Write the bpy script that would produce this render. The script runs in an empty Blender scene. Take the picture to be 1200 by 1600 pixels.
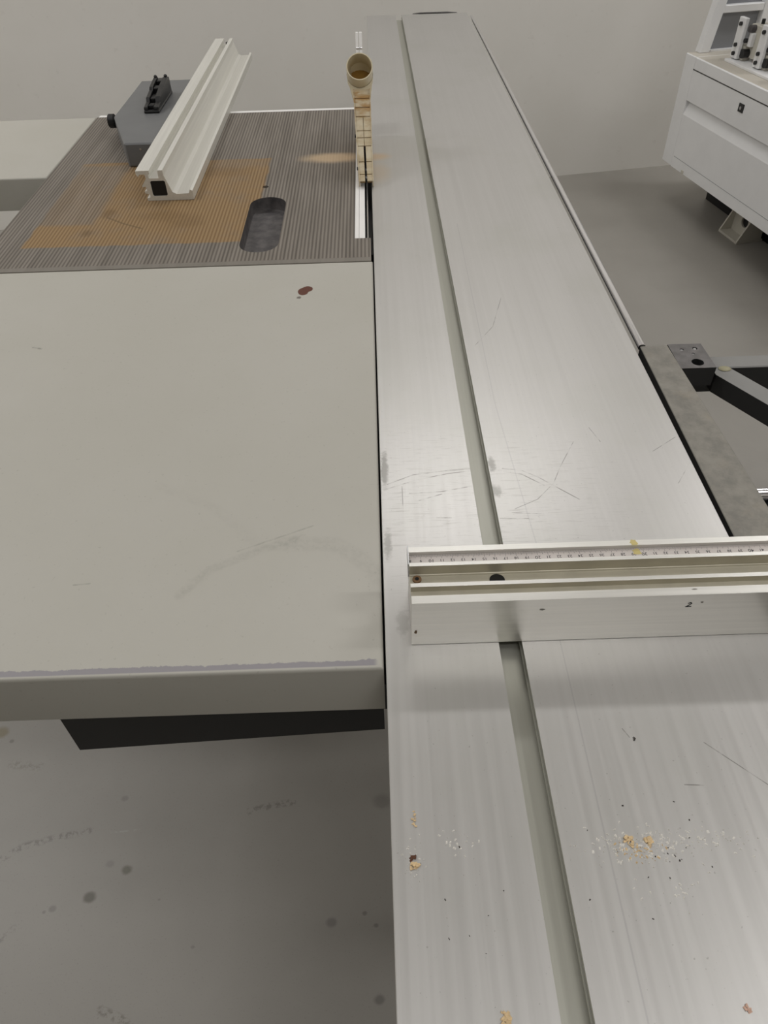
import bpy, bmesh, math, random
from mathutils import Vector, Matrix
random.seed(7)
S = bpy.context.scene
COL = S.collection
T = 0.87                      # height of the saw table

# ------------------------------------------------------------------ camera, world, lights, exposure
F_PX, PITCH, YAW, ROLL = 1137.307, math.radians(44.3766), math.radians(0.0494), math.radians(1.8378)
fwd = Vector((math.sin(YAW) * math.cos(PITCH), math.cos(YAW) * math.cos(PITCH), -math.sin(PITCH)))
r0 = Vector((math.cos(YAW), -math.sin(YAW), 0)); d0 = fwd.cross(r0)
right = math.cos(ROLL) * r0 + math.sin(ROLL) * d0
down = -math.sin(ROLL) * r0 + math.cos(ROLL) * d0
cd = bpy.data.cameras.new('camera'); cam = bpy.data.objects.new('camera', cd); COL.objects.link(cam)
cd.sensor_fit = 'VERTICAL'; cd.sensor_height = 36.0; cd.lens = F_PX / 1600 * 36.0
cd.clip_start = 0.02; cd.clip_end = 60
M = Matrix((right, -down, -fwd)).transposed().to_4x4(); M.translation = Vector((0.00235, 0, T + 0.57134))
cam.matrix_world = M
S.camera = cam
S.view_settings.view_transform = 'Standard'; S.view_settings.look = 'None'
S.view_settings.exposure = 0.0; S.view_settings.gamma = 1.0; S.view_settings.use_curve_mapping = False

w = bpy.data.worlds.new('world'); S.world = w; w.use_nodes = True
w.node_tree.nodes['Background'].inputs[0].default_value = (0.9, 0.95, 1, 1)
w.node_tree.nodes['Background'].inputs[1].default_value = 0.3

CEIL = 3.2
def lamp(name, x, y, sx, sy, power, col=(1, 0.99, 0.985), spread=math.pi):
    l = bpy.data.lights.new(name, 'AREA'); l.shape = 'RECTANGLE'; l.size = sx; l.size_y = sy
    l.energy = power; l.color = col; l.spread = spread
    o = bpy.data.objects.new(name, l); COL.objects.link(o); o.location = (x, y, CEIL - 0.04)
lamp('ceiling_or_fill_light', 0.45, 2.95, 1.25, 0.22, 13)
lamp('ceiling_or_fill_light', -2.2, 2.7, 1.25, 0.22, 8)
lamp('ceiling_or_fill_light', -2.6, 1.6, 1.25, 0.22, 31)
lamp('ceiling_or_fill_light', 0.45, -0.8, 1.25, 0.22, 11)
lamp('ceiling_or_fill_light', 2.3, 0.5, 1.25, 0.22, 17)  # added fill, brightens the near sliding table and the floor at the right
lamp('ceiling_or_fill_light', 2.6, 3.0, 1.25, 0.22, 22)  # extra light added at the right, lifts back wall and floor
lamp('ceiling_or_fill_light', -0.9, 0.1, 1.25, 0.22, 5)  # added fill above the sheet table, lifts the near surfaces
lamp('ceiling_or_fill_light', 1.0, -0.2, 1.25, 0.22, 8)  # added fill near the camera, strength fitted to the wanted brightness

# ------------------------------------------------------------------ materials
def lin(c):
    c /= 255.0
    return c / 12.92 if c <= 0.04045 else ((c + 0.055) / 1.055) ** 2.4
def rgb(r, g, b): return (lin(r), lin(g), lin(b), 1)

class NT:
    def __init__(s, name, rough=0.5, metal=0.0):
        s.m = bpy.data.materials.new(name); s.m.use_nodes = True; s.t = s.m.node_tree
        s.b = s.t.nodes['Principled BSDF']; s.b.inputs['Roughness'].default_value = rough
        s.b.inputs['Metallic'].default_value = metal
        s._pos = None
    def n(s, kind, **kw):
        x = s.t.nodes.new(kind)
        for k, v in kw.items(): setattr(x, k, v)
        return x
    def L(s, a, b): s.t.links.new(a, b)
    def put(s, sock, v):
        if isinstance(v, bpy.types.NodeSocket): s.L(v, sock)
        else: sock.default_value = v
    @property
    def pos(s):
        if s._pos is None: s._pos = s.n('ShaderNodeNewGeometry').outputs['Position']
        return s._pos
    def math(s, op, a, b=0.0, c=None, clamp=False):
        x = s.n('ShaderNodeMath', operation=op, use_clamp=clamp); s.put(x.inputs[0], a); s.put(x.inputs[1], b)
        if c is not None: s.put(x.inputs[2], c)
        return x.outputs[0]
    def vec(s, op, a, b=None, out=0):
        x = s.n('ShaderNodeVectorMath', operation=op); s.put(x.inputs[0], a)
        if b is not None:
            s.put(x.inputs['Scale'] if op == 'SCALE' else x.inputs[1], b)
        return x.outputs[out]
    def xyz(s):
        x = s.n('ShaderNodeSeparateXYZ'); s.L(s.pos, x.inputs[0]); return x.outputs
    def noise(s, scale, detail=3.0, rough=0.55, stretch=None, dist=0.0):
        x = s.n('ShaderNodeTexNoise'); x.inputs['Scale'].default_value = scale; x.inputs['Detail'].default_value = detail
        x.inputs['Roughness'].default_value = rough; x.inputs['Distortion'].default_value = dist
        s.L(s.vec('MULTIPLY', s.pos, stretch) if stretch else s.pos, x.inputs['Vector'])
        return x.outputs['Fac']
    def ramp(s, f, lo, hi, a=0.0, b=1.0, smooth=True):
        x = s.n('ShaderNodeMapRange'); x.interpolation_type = 'SMOOTHSTEP' if smooth else 'LINEAR'
        s.put(x.inputs[0], f)
        x.inputs[1].default_value = lo; x.inputs[2].default_value = hi; x.inputs[3].default_value = a; x.inputs[4].default_value = b
        return x.outputs[0]
    def mix(s, f, a, b):
        x = s.n('ShaderNodeMix', data_type='RGBA'); s.put(x.inputs[0], f); s.put(x.inputs[6], a); s.put(x.inputs[7], b)
        return x.outputs[2]
    def flat(s):                          # position without height
        return s.vec('MULTIPLY', s.pos, (1, 1, 0))
    def segments(s, pts, width, soft=0.5):
        out = None
        p = s.flat()
        for (ax, ay), (bx, by) in zip(pts, pts[1:]):
            ab = Vector((bx - ax, by - ay, 0)); l2 = max(ab.length_squared, 1e-9)
            pa = s.vec('SUBTRACT', p, (ax, ay, 0))
            h = s.math('MULTIPLY', s.vec('DOT_PRODUCT', pa, tuple(ab), 1), 1 / l2, clamp=True)
            v = s.vec('SCALE', tuple(ab), h)
            d = s.vec('DISTANCE', pa, v, 1)
            out = d if out is None else s.math('MINIMUM', out, d)
        return s.ramp(out, width * soft, width * 1.6, 1.0, 0.0)
    def blob(s, cx, cy, rx, ry, soft=0.3, wob=0.0, wscale=60):
        v = s.vec('MULTIPLY', s.vec('SUBTRACT', s.flat(), (cx, cy, 0)), (1 / rx, 1 / ry, 0))
        d = s.vec('LENGTH', v, None, 1)
        if wob: d = s.math('ADD', d, s.math('MULTIPLY', s.math('SUBTRACT', s.noise(wscale, 3), 0.5), wob))
        return s.ramp(d, 1 - soft, 1 + soft, 1.0, 0.0)
    def boxmask(s, x0, x1, y0, y1, soft=0.01, wob=0.0, wscale=25):
        x, y, z = s.xyz()
        if wob:
            k = s.math('MULTIPLY', s.math('SUBTRACT', s.noise(wscale, 4, 0.6), 0.5), wob)
            x = s.math('ADD', x, k); y = s.math('ADD', y, k)
        m = s.ramp(x, x0 - soft, x0 + soft)
        m = s.math('MULTIPLY', m, s.ramp(x, x1 - soft, x1 + soft, 1, 0))
        m = s.math('MULTIPLY', m, s.ramp(y, y0 - soft, y0 + soft))
        return s.math('MULTIPLY', m, s.ramp(y, y1 - soft, y1 + soft, 1, 0))
    def bump(s, h, dist=0.0005, strength=0.3):
        x = s.n('ShaderNodeBump'); x.inputs['Strength'].default_value = strength; x.inputs['Distance'].default_value = dist
        s.put(x.inputs['Height'], h); s.L(x.outputs[0], s.b.inputs['Normal'])
    def color(s, c): s.put(s.b.inputs['Base Color'], c)
    def rough(s, r): s.put(s.b.inputs['Roughness'], r)

def painted(name, c, rough=0.45, var=0.06, scale=9, metal=0.0, speck=0.0):
    k = NT(name, rough, metal)
    f = k.ramp(k.noise(scale, 5, 0.6), 0.3, 0.7)
    dark = tuple(v * (1 - var) for v in c[:3]) + (1,)
    col = k.mix(f, dark, c)
    if speck:
        col = k.mix(k.ramp(k.noise(220, 2), 0.66, 0.74, 0, speck), col, tuple(v * 0.5 for v in c[:3]) + (1,))
    k.color(col)
    k.bump(k.noise(300, 2), 0.0003, 0.12)
    return k.m

def brushed(name, c, rough=0.38, metal=0.75, stretch=(220, 2.5, 220), amt=0.10):
    k = NT(name, rough, metal)
    f = k.noise(1.0, 4, 0.6, stretch)
    k.color(k.mix(k.ramp(f, 0.3, 0.7), tuple(v * (1 - amt) for v in c[:3]) + (1,), c))
    k.rough(k.ramp(f, 0.25, 0.75, rough - 0.05, rough + 0.07))
    return k.m

# brushed aluminium of the sliding table with its scratches and smudges
k = NT('slider_aluminium', 0.4, 0.62); k.b.inputs['Specular IOR Level'].default_value = 0.2; k.b.inputs['Specular Tint'].default_value = (0.72, 0.72, 0.72, 1)
c0 = rgb(206, 204, 201)
f = k.noise(1.0, 4, 0.6, (160, 1.6, 1))
g = k.noise(5, 4, 0.6)
col = k.mix(k.ramp(f, 0.3, 0.7), rgb(202, 200, 197), c0)
col = k.mix(k.ramp(g, 0.45, 0.75, 0, 0.35), col, rgb(192, 192, 184))
mask_scr = k.noise(55, 4)
def marks(lines, wd, amount, c, col):
    out = None
    for p in lines:
        m_ = k.segments(p, wd); out = m_ if out is None else k.math('MAXIMUM', out, m_)
    out = k.math('MULTIPLY', out, k.ramp(mask_scr, 0.40, 0.60, 0.1, 1.0))
    return k.mix(k.math('MULTIPLY', out, amount), col, c)
DK = rgb(104, 100, 94)
col = marks([[(0.0077, 0.6296), (0.0384, 0.645), (0.0805, 0.651), (0.1073, 0.652)],
             [(0.0075, 0.6219), (0.0416, 0.6358), (0.08, 0.6453), (0.1054, 0.6486)],
             [(0.1452, 0.6513), (0.1673, 0.6467), (0.1842, 0.6345), (0.198, 0.6204), (0.2243, 0.5943)],
             [(0.1459, 0.6455), (0.1663, 0.6399), (0.189, 0.6197)],
             [(0.033, 0.6131), (0.07, 0.6145), (0.104, 0.6217)], [(0.0434, 0.6008), (0.0696, 0.6102)],
             [(0.1314, 0.5678), (0.1624, 0.5663)], [(0.1455, 0.5762), (0.1805, 0.5726)], [(0.0616, 0.572), (0.0772, 0.5713)]],
            0.0006, 0.7, DK, col)
col = marks([[(0.0247, 0.6255), (0.0244, 0.5829)],
             [(0.2393, 0.6971), (0.2135, 0.6502), (0.2007, 0.6225), (0.1776, 0.5965), (0.1499, 0.5822)],
             [(0.2007, 1.0634), (0.1761, 0.9761), (0.1432, 0.9241)],
             [(0.3307, 0.6739), (0.3657, 0.6994)], [(0.2643, 0.724), (0.2721, 0.6954)], [(0.386, 0.6772), (0.3434, 0.6155)],
             [(0.2647, 0.2951), (0.3033, 0.2572)], [(0.2372, 0.2594), (0.2523, 0.2584)], [(0.20, 0.31), (0.204, 0.302)]],
            0.0004, 0.62, rgb(96, 93, 88), col)
ln = k.segments([(0.163, 0.05), (0.1655, 0.5), (0.1535, 0.78), (0.158, 1.35)], 0.0006)
col = k.mix(k.math('MULTIPLY', ln, 0.22), col, rgb(150, 148, 152))
for (cx, cy, rx, ry, a) in ((0.005, 0.655, 0.004, 0.03, 0.6), (0.006, 0.535, 0.004, 0.02, 0.5), (0.1335, 0.66, 0.004, 0.012, 0.55),
                            (0.1325, 0.612, 0.006, 0.008, 0.5), (0.018, 0.43, 0.006, 0.014, 0.3)):
    b_ = k.math('MULTIPLY', k.blob(cx, cy, rx, ry, 0.5, 1.6, 220), a)
    col = k.mix(b_, col, rgb(120, 118, 112))
fine = k.noise(1.0, 5, 0.7, (35, 420, 1))
sw = k.blob(0.09, 0.60, 0.16, 0.13, 0.6)
col = k.mix(k.math('MULTIPLY', sw, k.ramp(fine, 0.52, 0.68, 0, 0.4)), col, rgb(158, 154, 149))
sp = k.noise(330, 2)
col = k.mix(k.ramp(sp, 0.70, 0.76, 0, 0.35), col, rgb(120, 117, 110))
# soft beige patches beside the blade
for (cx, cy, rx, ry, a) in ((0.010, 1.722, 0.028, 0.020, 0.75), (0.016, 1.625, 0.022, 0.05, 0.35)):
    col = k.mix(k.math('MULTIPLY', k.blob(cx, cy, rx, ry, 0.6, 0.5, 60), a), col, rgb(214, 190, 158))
k.color(col)
k.rough(k.ramp(f, 0.25, 0.75, 0.34, 0.38))
k.bump(k.noise(1.0, 3, 0.6, (900, 30, 1)), 0.0001, 0.05)
M_SLIDER = k.m

# cream painted sheet-steel table
k = NT('cream_sheet_paint', 0.6)
col = k.mix(k.ramp(k.noise(3.5, 5, 0.6), 0.35, 0.7), rgb(184, 181, 171), rgb(187, 184, 175))
col = k.mix(k.ramp(k.noise(240, 2), 0.66, 0.75, 0, 0.25), col, rgb(140, 137, 126))
def scuff(pts, wd, a, c):
    global col
    m_ = k.math('MULTIPLY', k.segments(pts, wd), k.ramp(k.noise(1.0, 4, 0.7, (120, 120, 1)), 0.35, 0.65, 0.2, 1))
    col = k.mix(k.math('MULTIPLY', m_, a), col, c)
scuff([(-0.2074, 0.4731), (-0.1798, 0.5063), (-0.1353, 0.5297), (-0.0885, 0.5484)], 0.005, 0.18, rgb(118, 115, 108))
scuff([(-0.1087, 0.5397), (-0.0534, 0.5373), (-0.0258, 0.5175), (-0.0059, 0.49)], 0.009, 0.14, rgb(118, 115, 108))
scuff([(-0.26, 0.64), (-0.19, 0.60), (-0.13, 0.535)], 0.006, 0.06, rgb(118, 115, 108))
scuff([(-0.155, 0.531), (-0.0755, 0.566)], 0.001, 0.3, rgb(112, 109, 100))
scuff([(-0.5112, 0.9585), (-0.4984, 0.9542)], 0.0018, 0.6, rgb(100, 98, 90))
scuff([(-0.3196, 0.4913), (-0.3033, 0.4924)], 0.0009, 0.5, rgb(112, 109, 100))
# chipped spot showing red primer
b_ = k.math('MAXIMUM', k.blob(-0.1170, 1.1050, 0.0085, 0.0125, 0.06, 0.35, 90), k.blob(-0.1105, 1.1130, 0.0085, 0.0100, 0.06, 0.35, 90))
col = k.mix(b_, col, rgb(92, 46, 28))
col = k.mix(k.blob(-0.1230, 1.085, 0.0035, 0.004, 0.4, 1.2, 200), col, rgb(110, 105, 96))
# worn bare strip along the near edge
x, y, z = k.xyz()
yy = k.math('ADD', y, k.math('MULTIPLY', k.math('SUBTRACT', k.noise(1.0, 4, 0.7, (70, 70, 1)), 0.5), 0.010))
strip = k.math('MULTIPLY', k.ramp(yy, 0.3875, 0.3885, 1, 0), k.ramp(y, 0.3815, 0.3825, 0, 1))
strip = k.math('MULTIPLY', strip, k.ramp(z, T - 0.002, T - 0.001))
strip = k.math('MULTIPLY', strip, k.ramp(x, -0.012, -0.006, 1, 0))
col = k.mix(k.math('MULTIPLY', strip, 0.85), col, rgb(142, 138, 144))
k.color(col); k.bump(k.noise(260, 2), 0.0003, 0.15)
M_CREAM = k.m

# machined cast iron with fine grooves running away from the camera, oily rust stain
k = NT('grooved_cast_iron', 0.55, 0.2); k.b.inputs['Specular IOR Level'].default_value = 0.25
x, y, z = k.xyz()
wv = k.math('SINE', k.math('MULTIPLY', x, 2 * math.pi / 0.0068))
groove = k.ramp(wv, -0.75, 0.55)
border = k.math('MULTIPLY', k.ramp(y, 1.222, 1.2235), k.ramp(z, T - 0.001, T - 0.0005))
var = k.noise(1.0, 4, 0.6, (60, 3, 1))
light = k.mix(k.ramp(var, 0.3, 0.7), rgb(129, 122, 113), rgb(146, 139, 130))
dark = k.mix(k.ramp(var, 0.3, 0.7), rgb(95, 89, 82), rgb(114, 107, 99))
st = k.boxmask(-0.645, -0.224, 1.303, 1.735, 0.004, 0.014, 22)
weak = k.boxmask(-0.66, -0.535, 1.40, 1.72, 0.010, 0.03, 14)
st = k.math('MULTIPLY', st, k.math('SUBTRACT', 1.0, k.math('MULTIPLY', weak, 0.62)))
st = k.math('MULTIPLY', st, k.ramp(k.noise(8, 5, 0.65), 0.28, 0.55, 0.55, 0.95))
light = k.mix(st, light, rgb(160, 133, 95)); dark = k.mix(st, dark, rgb(134, 106, 70))
col = k.mix(k.math('MULTIPLY', border, k.math('SUBTRACT', 1.0, groove)), light, dark)
col = k.mix(k.math('MULTIPLY', k.math('SUBTRACT', 1.0, border), 0.6), col, rgb(130, 126, 118))
for (cx, cy, rx, ry, a) in ((-0.415, 1.43, 0.05, 0.02, 0.25), (-0.36, 1.40, 0.03, 0.03, 0.3), (-0.52, 1.45, 0.012, 0.02, 0.5), (-0.54, 1.36, 0.01, 0.012, 0.5), (-0.33, 1.66, 0.06, 0.03, 0.3)):
    col = k.mix(k.math('MULTIPLY', k.blob(cx, cy, rx, ry, 0.6, 1.2, 40), a), col, rgb(104, 80, 50))
m_ = k.math('MULTIPLY', k.segments([(-0.517, 1.43), (-0.48, 1.40), (-0.44, 1.375)], 0.0022), 0.5)
col = k.mix(m_, col, rgb(92, 74, 50))
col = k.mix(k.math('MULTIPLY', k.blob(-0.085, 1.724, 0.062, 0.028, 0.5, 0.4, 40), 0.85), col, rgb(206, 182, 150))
k.color(col)
k.bump(k.math('MULTIPLY', border, groove), 0.0006, 0.5)
M_IRON = k.m

k = NT('rough_cast_iron', 0.55, 0.2)
k.color(k.mix(k.ramp(k.noise(60, 4), 0.3, 0.7), rgb(74, 71, 72), rgb(98, 94, 93))); k.bump(k.noise(180, 3), 0.0006, 0.4)
M_POCKET = k.m

k = NT('grey_epoxy_floor', 0.45)
col = k.mix(k.ramp(k.noise(1.3, 5, 0.6), 0.3, 0.7), rgb(152, 148, 141), rgb(163, 159, 152))
col = k.mix(k.ramp(k.noise(320, 2), 0.62, 0.72, 0, 0.3), col, rgb(118, 115, 108))
col = k.mix(k.ramp(k.noise(9, 6, 0.7), 0.55, 0.75, 0, 0.2), col, rgb(166, 163, 156))
for (cx, cy, r, a, c) in ((-0.5419, 0.5362, 0.009, 0.35, (96, 94, 92)), (-0.5075, 0.5246, 0.011, 0.8, (78, 76, 52)), (-0.5656, 0.4779, 0.013, 0.9, (72, 68, 50)),
                       (-0.6291, 0.4602, 0.008, 0.5, (92, 90, 86)), (-0.643, 0.455, 0.004, 0.5, (92, 90, 86)), (-0.1154, 0.4224, 0.011, 0.6, (92, 88, 88)),
                       (-0.0312, 0.3017, 0.010, 0.6, (70, 68, 66)), (-0.0554, 0.4354, 0.005, 0.6, (80, 76, 76)), (-0.035, 0.415, 0.005, 0.6, (80, 76, 76)),
                       (-0.543, 0.664, 0.008, 0.4, (92, 90, 84)), (-0.85, 0.822, 0.018, 0.8, (122, 108, 58)), (-0.82, 0.80, 0.006, 0.6, (80, 76, 66)),
                       (-0.02, 0.64, 0.02, 0.4, (84, 82, 76)), (-0.435, 0.47, 0.003, 0.4, (90, 88, 84)), (-0.36, 0.39, 0.004, 0.4, (90, 88, 84)),
                       (1.02, 1.85, 0.012, 0.6, (80, 78, 76)), (0.62, 1.35, 0.012, 0.5, (150, 126, 90)), (0.86, 1.13, 0.010, 0.7, (80, 78, 76))):
    col = k.mix(k.math('MULTIPLY', k.blob(cx, cy, r * 0.85, r * 0.7, 0.45, 0.5, 90), a * 0.75), col, rgb(*c))
for pts, wd, a, c in (([(-0.79, 0.53), (-0.72, 0.575), (-0.66, 0.59), (-0.60, 0.60)], 0.006, 0.5, (98, 95, 88)),
                      ([(-0.565, 0.595), (-0.50, 0.600)], 0.0015, 0.7, (178, 176, 172)),
                      ([(-0.285, 0.63), (-0.24, 0.64), (-0.20, 0.645)], 0.006, 0.5, (98, 95, 88)),
                      ([(-0.50, 0.30), (-0.46, 0.285), (-0.42, 0.26)], 0.006, 0.5, (98, 94, 80)),
                      ([(-0.72, 0.40), (-0.69, 0.43)], 0.005, 0.35, (98, 95, 88)),
                      ([(-0.80, 0.745), (-0.74, 0.74)], 0.008, 0.35, (104, 102, 84))):
    m_ = k.math('MULTIPLY', k.segments(pts, wd), k.ramp(k.noise(90, 3, 0.7), 0.45, 0.6))
    col = k.mix(k.math('MULTIPLY', m_, a), col, rgb(*c))
k.color(col); k.bump(k.noise(200, 3), 0.0006, 0.15)
M_FLOOR = k.m

k = NT('white_plaster_wall', 0.75)
col = k.mix(k.ramp(k.noise(1.6, 5, 0.6), 0.3, 0.7), rgb(231, 228, 221), rgb(236, 233, 227))
col = k.mix(k.ramp(k.noise(35, 4, 0.6), 0.62, 0.75, 0, 0.25), col, rgb(212, 208, 200))
k.color(col); k.bump(k.noise(70, 4), 0.001, 0.15)
M_WALL = k.m

M_CEIL = painted('ceiling_paint', rgb(236, 235, 232), 0.8)
M_WHITE = painted('white_machine_paint', rgb(240, 240, 240), 0.4, 0.04)
M_OFFWHITE = painted('warm_white_paint', rgb(206, 202, 190), 0.4, 0.05)
M_TOPDUST = painted('dusty_white_paint', rgb(196, 190, 178), 0.5, 0.06)
M_PANELGREY = painted('grey_panel_paint', rgb(140, 142, 146), 0.45, 0.05)
M_BLACK = painted('black_paint', (0.006, 0.006, 0.007, 1), 0.5, 0.3)
M_DARK = painted('dark_plastic', (0.012, 0.012, 0.013, 1), 0.38, 0.3, 30)
M_HEADGREY = painted('grey_hammer_paint', rgb(112, 113, 114), 0.42, 0.08, 20)
M_ALU = brushed('aluminium_profile', rgb(230, 228, 222), 0.34, 0.75, (2.5, 220, 220), 0.08)
M_ALU2 = brushed('aluminium_fence_profile', rgb(228, 226, 218), 0.42, 0.25, (220, 2.5, 220), 0.08)
k = NT('chrome_rod', 0.16, 1.0); k.color(rgb(236, 235, 238)); M_CHROME = k.m
M_ALUDUST = painted('dusty_aluminium', rgb(194, 188, 170), 0.45, 0.10, 40, 0.3)
M_SLOT = brushed('slot_aluminium', rgb(193, 192, 181), 0.42, 0.4, (160, 1.6, 160), 0.10)
M_STEEL = brushed('bright_steel', rgb(190, 190, 190), 0.3, 0.9)
M_SCALE = painted('scale_tape', rgb(206, 198, 192), 0.5, 0.08, 40)
M_INK = painted('black_ink', (0.03, 0.03, 0.032, 1), 0.6)
M_YELLOW = painted('yellow_wax', rgb(208, 192, 128), 0.6, 0.15, 60)
M_RUST = painted('brown_smear', rgb(126, 96, 66), 0.7, 0.4, 120)
M_BEAM = painted('grey_steel_paint', rgb(132, 131, 128), 0.45, 0.08, 18)
M_BLOCK = brushed('dark_machined_block', rgb(122, 119, 118), 0.4, 0.6, (80, 80, 80), 0.3)
M_WELD = painted('weld_paint', rgb(158, 152, 122), 0.5, 0.2, 60)
k = NT('dusty_grey_bar', 0.55, 0.25)
col = k.mix(k.ramp(k.noise(40, 5, 0.7), 0.3, 0.7), rgb(122, 119, 112), rgb(144, 140, 131))
col = k.mix(k.ramp(k.noise(14, 5, 0.7), 0.5, 0.75, 0, 0.6), col, rgb(150, 140, 124))
k.color(col); k.bump(k.noise(260, 3), 0.0005, 0.3); M_BAR = k.m
k = NT('beige_guard_plastic', 0.4)
col = k.mix(k.ramp(k.noise(1.0, 4, 0.6, (30, 30, 60)), 0.35, 0.65), rgb(196, 178, 144), rgb(216, 204, 178))
x, y, z = k.xyz()
col = k.mix(k.math('MULTIPLY', k.ramp(y, 1.62, 1.68), k.ramp(k.noise(1.0, 4, 0.6, (25, 90, 90)), 0.42, 0.6, 0.1, 0.8)), col, rgb(172, 128, 66))
k.color(col); k.b.inputs['Subsurface Weight'].default_value = 0.15; k.b.inputs['Subsurface Radius'].default_value = (0.01, 0.008, 0.005)
M_GUARD = k.m
M_SEAM = painted('brown_seam', rgb(150, 122, 82), 0.6, 0.25, 80)
M_PIPE = painted('beige_port_plastic', rgb(224, 212, 182), 0.42, 0.08, 30)
M_PIPEIN = painted('ochre_port_floor', rgb(150, 112, 44), 0.8, 0.3, 60)
M_CLEAR = painted('milky_plastic', rgb(250, 248, 245), 0.35, 0.05)
M_CHIP = painted('pale_wood', rgb(222, 194, 150), 0.7, 0.25, 300)
M_CHIPDK = painted('dark_wood', rgb(92, 54, 30), 0.7, 0.3, 300)
M_DUST = painted('white_dust', rgb(226, 222, 214), 0.8, 0.1, 300)
M_DUSTDK = painted('dark_dust', rgb(70, 66, 60), 0.8, 0.2, 300)
M_COPPER = painted('brownish_copper', rgb(150, 120, 104), 0.4, 0.1, metal=0.4)

# ------------------------------------------------------------------ geometry helpers
def world_off(p):
    o = Vector((0, 0, 0)); rot = False
    while p is not None:
        o += p.location
        if p.rotation_euler.z: rot = True
        p = p.parent
    return None if rot else o

def mk(name, bm, mat, parent=None, label=None, smooth=False, kind=None):
    bmesh.ops.recalc_face_normals(bm, faces=bm.faces[:])
    if parent is not None:
        off = world_off(parent)
        if off is not None: bmesh.ops.translate(bm, verts=bm.verts[:], vec=-off)
    me = bpy.data.meshes.new(name); bm.to_mesh(me); bm.free()
    for m in (mat if isinstance(mat, (list, tuple)) else [mat]): me.materials.append(m)
    if smooth:
        for p in me.polygons: p.use_smooth = True
        me.set_sharp_from_angle(angle=math.radians(38))
    o = bpy.data.objects.new(name, me); COL.objects.link(o)
    if parent is not None: o.parent = parent
    if label: o['label'] = label
    if kind: o['kind'] = kind
    return o

def thing(name, label, cat, loc, rotz=0.0, group=None):
    o = bpy.data.objects.new(name, None); COL.objects.link(o); o.empty_display_size = 0.05
    o.location = loc; o.rotation_euler = (0, 0, rotz); o['label'] = label; o['category'] = cat
    if group: o['group'] = group
    return o

def top(o, label, cat, group=None):
    o['label'] = label; o['category'] = cat
    if group: o['group'] = group
    return o

def box(bm, x0, x1, y0, y1, z0, z1, bev=0.0, seg=1, M=None):
    vs = [bm.verts.new((x, y, z)) for x in (x0, x1) for y in (y0, y1) for z in (z0, z1)]
    a = vs
    fs = [(0, 1, 3, 2), (4, 6, 7, 5), (0, 4, 5, 1), (2, 3, 7, 6), (0, 2, 6, 4), (1, 5, 7, 3)]
    faces = [bm.faces.new([a[i] for i in f]) for f in fs]
    if M is not None: bmesh.ops.transform(bm, matrix=M, verts=vs)
    if bev:
        es = list({e for f in faces for e in f.edges})
        bmesh.ops.bevel(bm, geom=es, offset=bev, segments=seg, affect='EDGES', profile=0.5)
def B(*a, **k):
    bm = bmesh.new(); box(bm, *a, **k); return bm

def prism(bm, pts, axis, a0, a1, bev=0.0):
    """closed outline pts swept along an axis: 'x' pts=(y,z), 'y' pts=(x,z), 'z' pts=(x,y)"""
    def P(p, a):
        return {'x': (a, p[0], p[1]), 'y': (p[0], a, p[1]), 'z': (p[0], p[1], a)}[axis]
    n = len(pts)
    A = [bm.verts.new(P(p, a0)) for p in pts]; C = [bm.verts.new(P(p, a1)) for p in pts]
    fa = bm.faces.new(A); fc = bm.faces.new(C[::-1])
    sides = [bm.faces.new((A[i], C[i], C[(i + 1) % n], A[(i + 1) % n])) for i in range(n)]
    bm.normal_update()
    if bev:
        es = list({e for f in [fa, fc] + sides for e in f.edges})
        bmesh.ops.bevel(bm, geom=es, offset=bev, segments=1, affect='EDGES')
    else:
        bmesh.ops.triangulate(bm, faces=[fa, fc], ngon_method='EAR_CLIP')
    return bm
def PR(*a, **k): return prism(bmesh.new(), *a, **k)

def holed(bm, outer, holes, z_top, axis='z', depth=None):
    """flat face with holes; returns nothing. coordinates 2-D -> plane"""
    def P(p): return {'z': (p[0], p[1], z_top), 'y': (p[0], z_top, p[1]), 'x': (z_top, p[0], p[1])}[axis]
    es = []
    for loop in [outer] + holes:
        vs = [bm.verts.new(P(p)) for p in loop]
        es += [bm.edges.new((vs[i], vs[(i + 1) % len(vs)])) for i in range(len(vs))]
    bmesh.ops.triangle_fill(bm, use_beauty=True, use_dissolve=False, edges=es)
def walls(bm, loop, a0, a1, axis='z'):
    def P(p, a): return {'z': (p[0], p[1], a), 'y': (p[0], a, p[1]), 'x': (a, p[0], p[1])}[axis]
    A = [bm.verts.new(P(p, a0)) for p in loop]; C = [bm.verts.new(P(p, a1)) for p in loop]; n = len(loop)
    for i in range(n): bm.faces.new((A[i], A[(i + 1) % n], C[(i + 1) % n], C[i]))

def circle(cx, cy, r, n=24, ry=None):
    ry = r if ry is None else ry
    return [(cx + r * math.cos(2 * math.pi * i / n), cy + ry * math.sin(2 * math.pi * i / n)) for i in range(n)]

def tube(bm, a, b, r, n=20, caps=True, r2=None):
    a, b = Vector(a), Vector(b); d = (b - a).normalized()
    u = d.orthogonal().normalized(); v = d.cross(u); r2 = r if r2 is None else r2
    A = [bm.verts.new(a + r * (u * math.cos(t) + v * math.sin(t))) for t in (2 * math.pi * i / n for i in range(n))]
    C = [bm.verts.new(b + r2 * (u * math.cos(t) + v * math.sin(t))) for t in (2 * math.pi * i / n for i in range(n))]
    for i in range(n): bm.faces.new((A[i], A[(i + 1) % n], C[(i + 1) % n], C[i]))
    if caps: bm.faces.new(A[::-1]); bm.faces.new(C)
def TB(*a, **k):
    bm = bmesh.new(); tube(bm, *a, **k); return bm

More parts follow.
